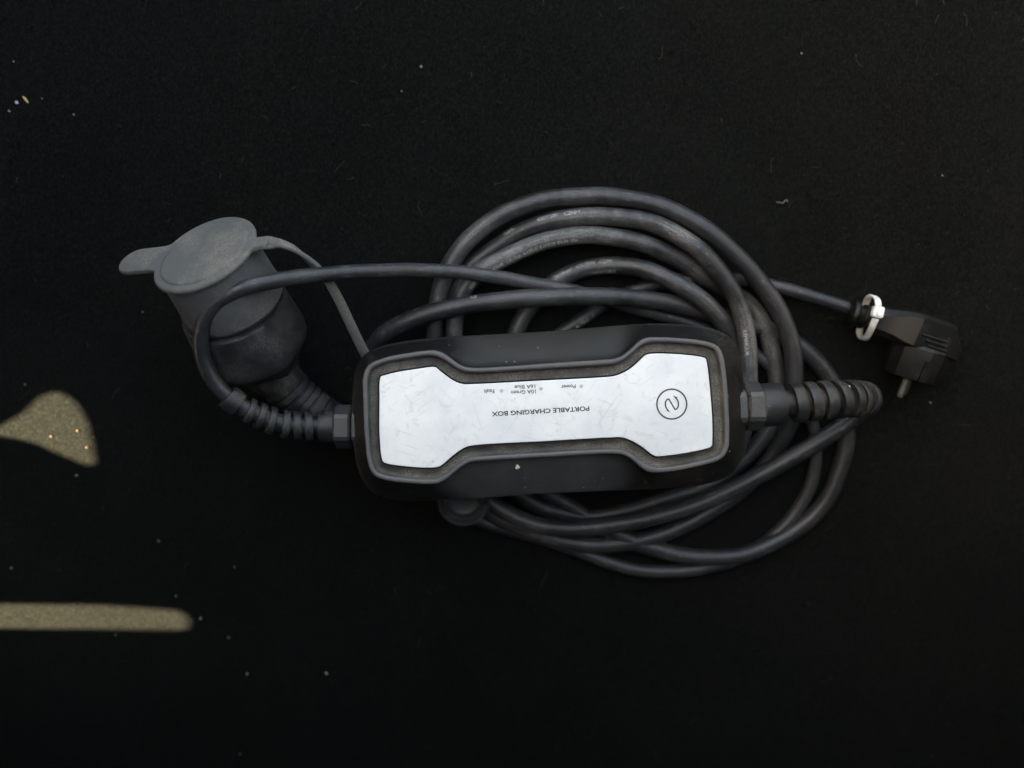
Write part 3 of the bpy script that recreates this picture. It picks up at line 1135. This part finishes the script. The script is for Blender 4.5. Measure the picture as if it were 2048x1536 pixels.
# ------------------------------------------------------------------ crumbs, splinter, lint
def crumb_mesh(name, size, mat, seed):
    r_ = random.Random(seed)
    b = bmesh.new()
    bmesh.ops.create_icosphere(b, subdivisions=1, radius=1)
    for vv in b.verts:
        f = .7 + .5 * r_.random()
        vv.co = Vector((vv.co.x * size[0] * f, vv.co.y * size[1] * f, vv.co.z * size[2] * f))
    return bm_obj(name, b, mat, smooth=False)


def M_c(name, c): return plain(name, c, .8)


M_pale, M_wood, M_seed, M_grey = M_c("pale_crumb", (.22, .215, .20)), M_c("splinter_wood", (.55, .38, .17)), M_c("tan_seed", (.10, .065, .03)), M_c("grey_lint", (.07, .07, .066))
c_ = crumb_mesh("wood_splinter", (.0033, .0008, .0006), M_wood, 1)
c_.location = G(51, 198.5, .0006)
c_.rotation_euler = (0, 0, R(-52))
tag(c_, "tan wood splinter lying beside a bluish white bead", "splinter")
c_ = crumb_mesh("bead", (.0010, .0011, .0009), M_c("bead_blue", (.42, .42, .60)), 2)
c_.location = G(33, 205, .0009)
tag(c_, "tiny bluish white bead beside the wood splinter", "bead")
c_ = crumb_mesh("crumb", (.0014, .0018, .0008), M_c("crumb_beige", (.50, .42, .34)), 3)
c_.location = at(1035, 934, .0788)
tag(c_, "beige crumb stuck on the sloping side of the charging box", "crumb")
c_ = crumb_mesh("flake", (.0015, .0015, .0004), M_c("flake_yellow", (.66, .58, .30)), 4)
c_.location = at(1697, 774, .0590)
c_.rotation_euler = (.2, .2, .5)
tag(c_, "pale yellow flake on the ribbed strain relief next to the plug", "flake")
for k, (px, py) in enumerate(((186, 875), (155, 861.5), (174, 895), (102, 873))):
    c_ = crumb_mesh("seed", (.0009, .0008, .0007), M_seed, 10 + k)
    c_.location = G(px, py, .0006)
    tag(c_, "tiny tan seed lying in the curved patch of sunlight", "seed", "seeds in the curved sun patch")
spots = [(23, 1136), (469, 1134), (352, 1192), (401, 1237), (494, 1348), (480, 1508), (653, 1347), (285, 624), (317, 1082), (231, 1270), (153, 951), (50, 769), (457, 1275), (1861, 805), (1603, 107), (1885, 351), (147, 229), (803, 182), (842, 133), (84, 197), (27, 123), (18, 222)]
for k, (px, py) in enumerate(spots):
    s_ = .00045 + .0003 * rnd.random()
    if py > 700: s_ *= 1.15
    c_ = crumb_mesh("speck", (s_ * (1.6 if k % 3 == 0 else 1), s_, s_ * .8), M_pale, 30 + k)
    c_.location = G(px, py, s_ * .7)
    c_.rotation_euler = (0, 0, rnd.random() * 3)
    tag(c_, "tiny pale speck of grit lying on the open black carpet", "speck", "specks of grit on the carpet")
# curled fibre right of the coil
A = [G(*p) for p in ((1552, 404, .0008), (1560, 405, .0010), (1566, 406, .0016), (1569, 402, .0024), (1573, 400, .0018), (1576, 404, .0008))]
tag(tube("curled_fibre", resample(catmull(A, 6), n=24), .00022, M_c("straw_fibre", (.20, .18, .11)), None, 5), "short curled straw coloured fibre on the carpet beyond the coil", "fibre")

# fine lint and grit nobody could count
Vv, Ff = [], []
r2 = random.Random(11)


def add_fibre(x, y, ln, th, curl):
    ang = r2.random() * 6.28
    P = []
    cx, cy = x, y
    for i in range(6):
        P.append((cx, cy, zg(cx, cy) + .0003 + .0006 * r2.random()))
        cx += math.cos(ang) * ln / 5
        cy += math.sin(ang) * ln / 5
        ang += (r2.random() - .5) * curl
    for i, p in enumerate(P):
        b = len(Vv)
        Vv.append((p[0] - th, p[1] - th * .3, p[2]))
        Vv.append((p[0] + th, p[1] - th * .3, p[2]))
        Vv.append((p[0], p[1] + th, p[2] + th))
        if i:
            for k in range(3):
                a, c = b - 3 + k, b - 3 + (k + 1) % 3
                Ff.append((a, c, c + 3, a + 3))


def add_grit(x, y, s_):
    b = len(Vv)
    z = zg(x, y) + s_ * .5
    for d in ((s_, 0, 0), (0, s_ * 1.3, 0), (-s_, 0, 0), (0, -s_, 0), (0, 0, s_), (0, 0, -s_ * .6)):
        Vv.append((x + d[0], y + d[1], z + d[2]))
    for f in ((0, 1, 4), (1, 2, 4), (2, 3, 4), (3, 0, 4), (1, 0, 5), (2, 1, 5), (3, 2, 5), (0, 3, 5)):
        Ff.append(tuple(b + q for q in f))


for i in range(300):
    x, y = r2.uniform(-.42, .45), r2.uniform(-.32, .38)
    if y < 0 and r2.random() < .5: continue
    add_fibre(x, y, r2.choice((.003, .004, .006, .010)), .00004 + .00004 * r2.random(), 1.3)
for i in range(420):
    x, y = r2.uniform(-.42, .45), r2.uniform(-.32, .38)
    add_grit(x, y, .00010 + .00016 * r2.random() ** 2)
tag(mesh_obj("lint", Vv, Ff, M_grey, None, smooth=False), "fine grey lint and dust scattered over the black carpet", "lint", kind="stuff")
# short felt pile
Vv, Ff = [], []
for i in range(60000):
    x, y = r2.uniform(-.43, .40), r2.uniform(-.31, .30)
    z = zg(x, y) - .0002
    a = r2.random() * 6.28
    ln, th = .0010 + .0014 * r2.random(), .00009
    dx, dy = math.cos(a), math.sin(a)
    h = .0003 + .0006 * r2.random()
    b = len(Vv)
    Vv += [(x - dy * th, y + dx * th, z), (x + dy * th, y - dx * th, z), (x + dx * ln, y + dy * ln, z + h)]
    Ff.append((b, b + 1, b + 2))
M_pile = plain("black_felt_pile", (.0085, .0089, .0084), 1.0, 0, 0.0)
tag(mesh_obj("felt_pile", Vv, Ff, M_pile, None, smooth=False), "short black felt pile of the carpet", "felt pile", kind="stuff")
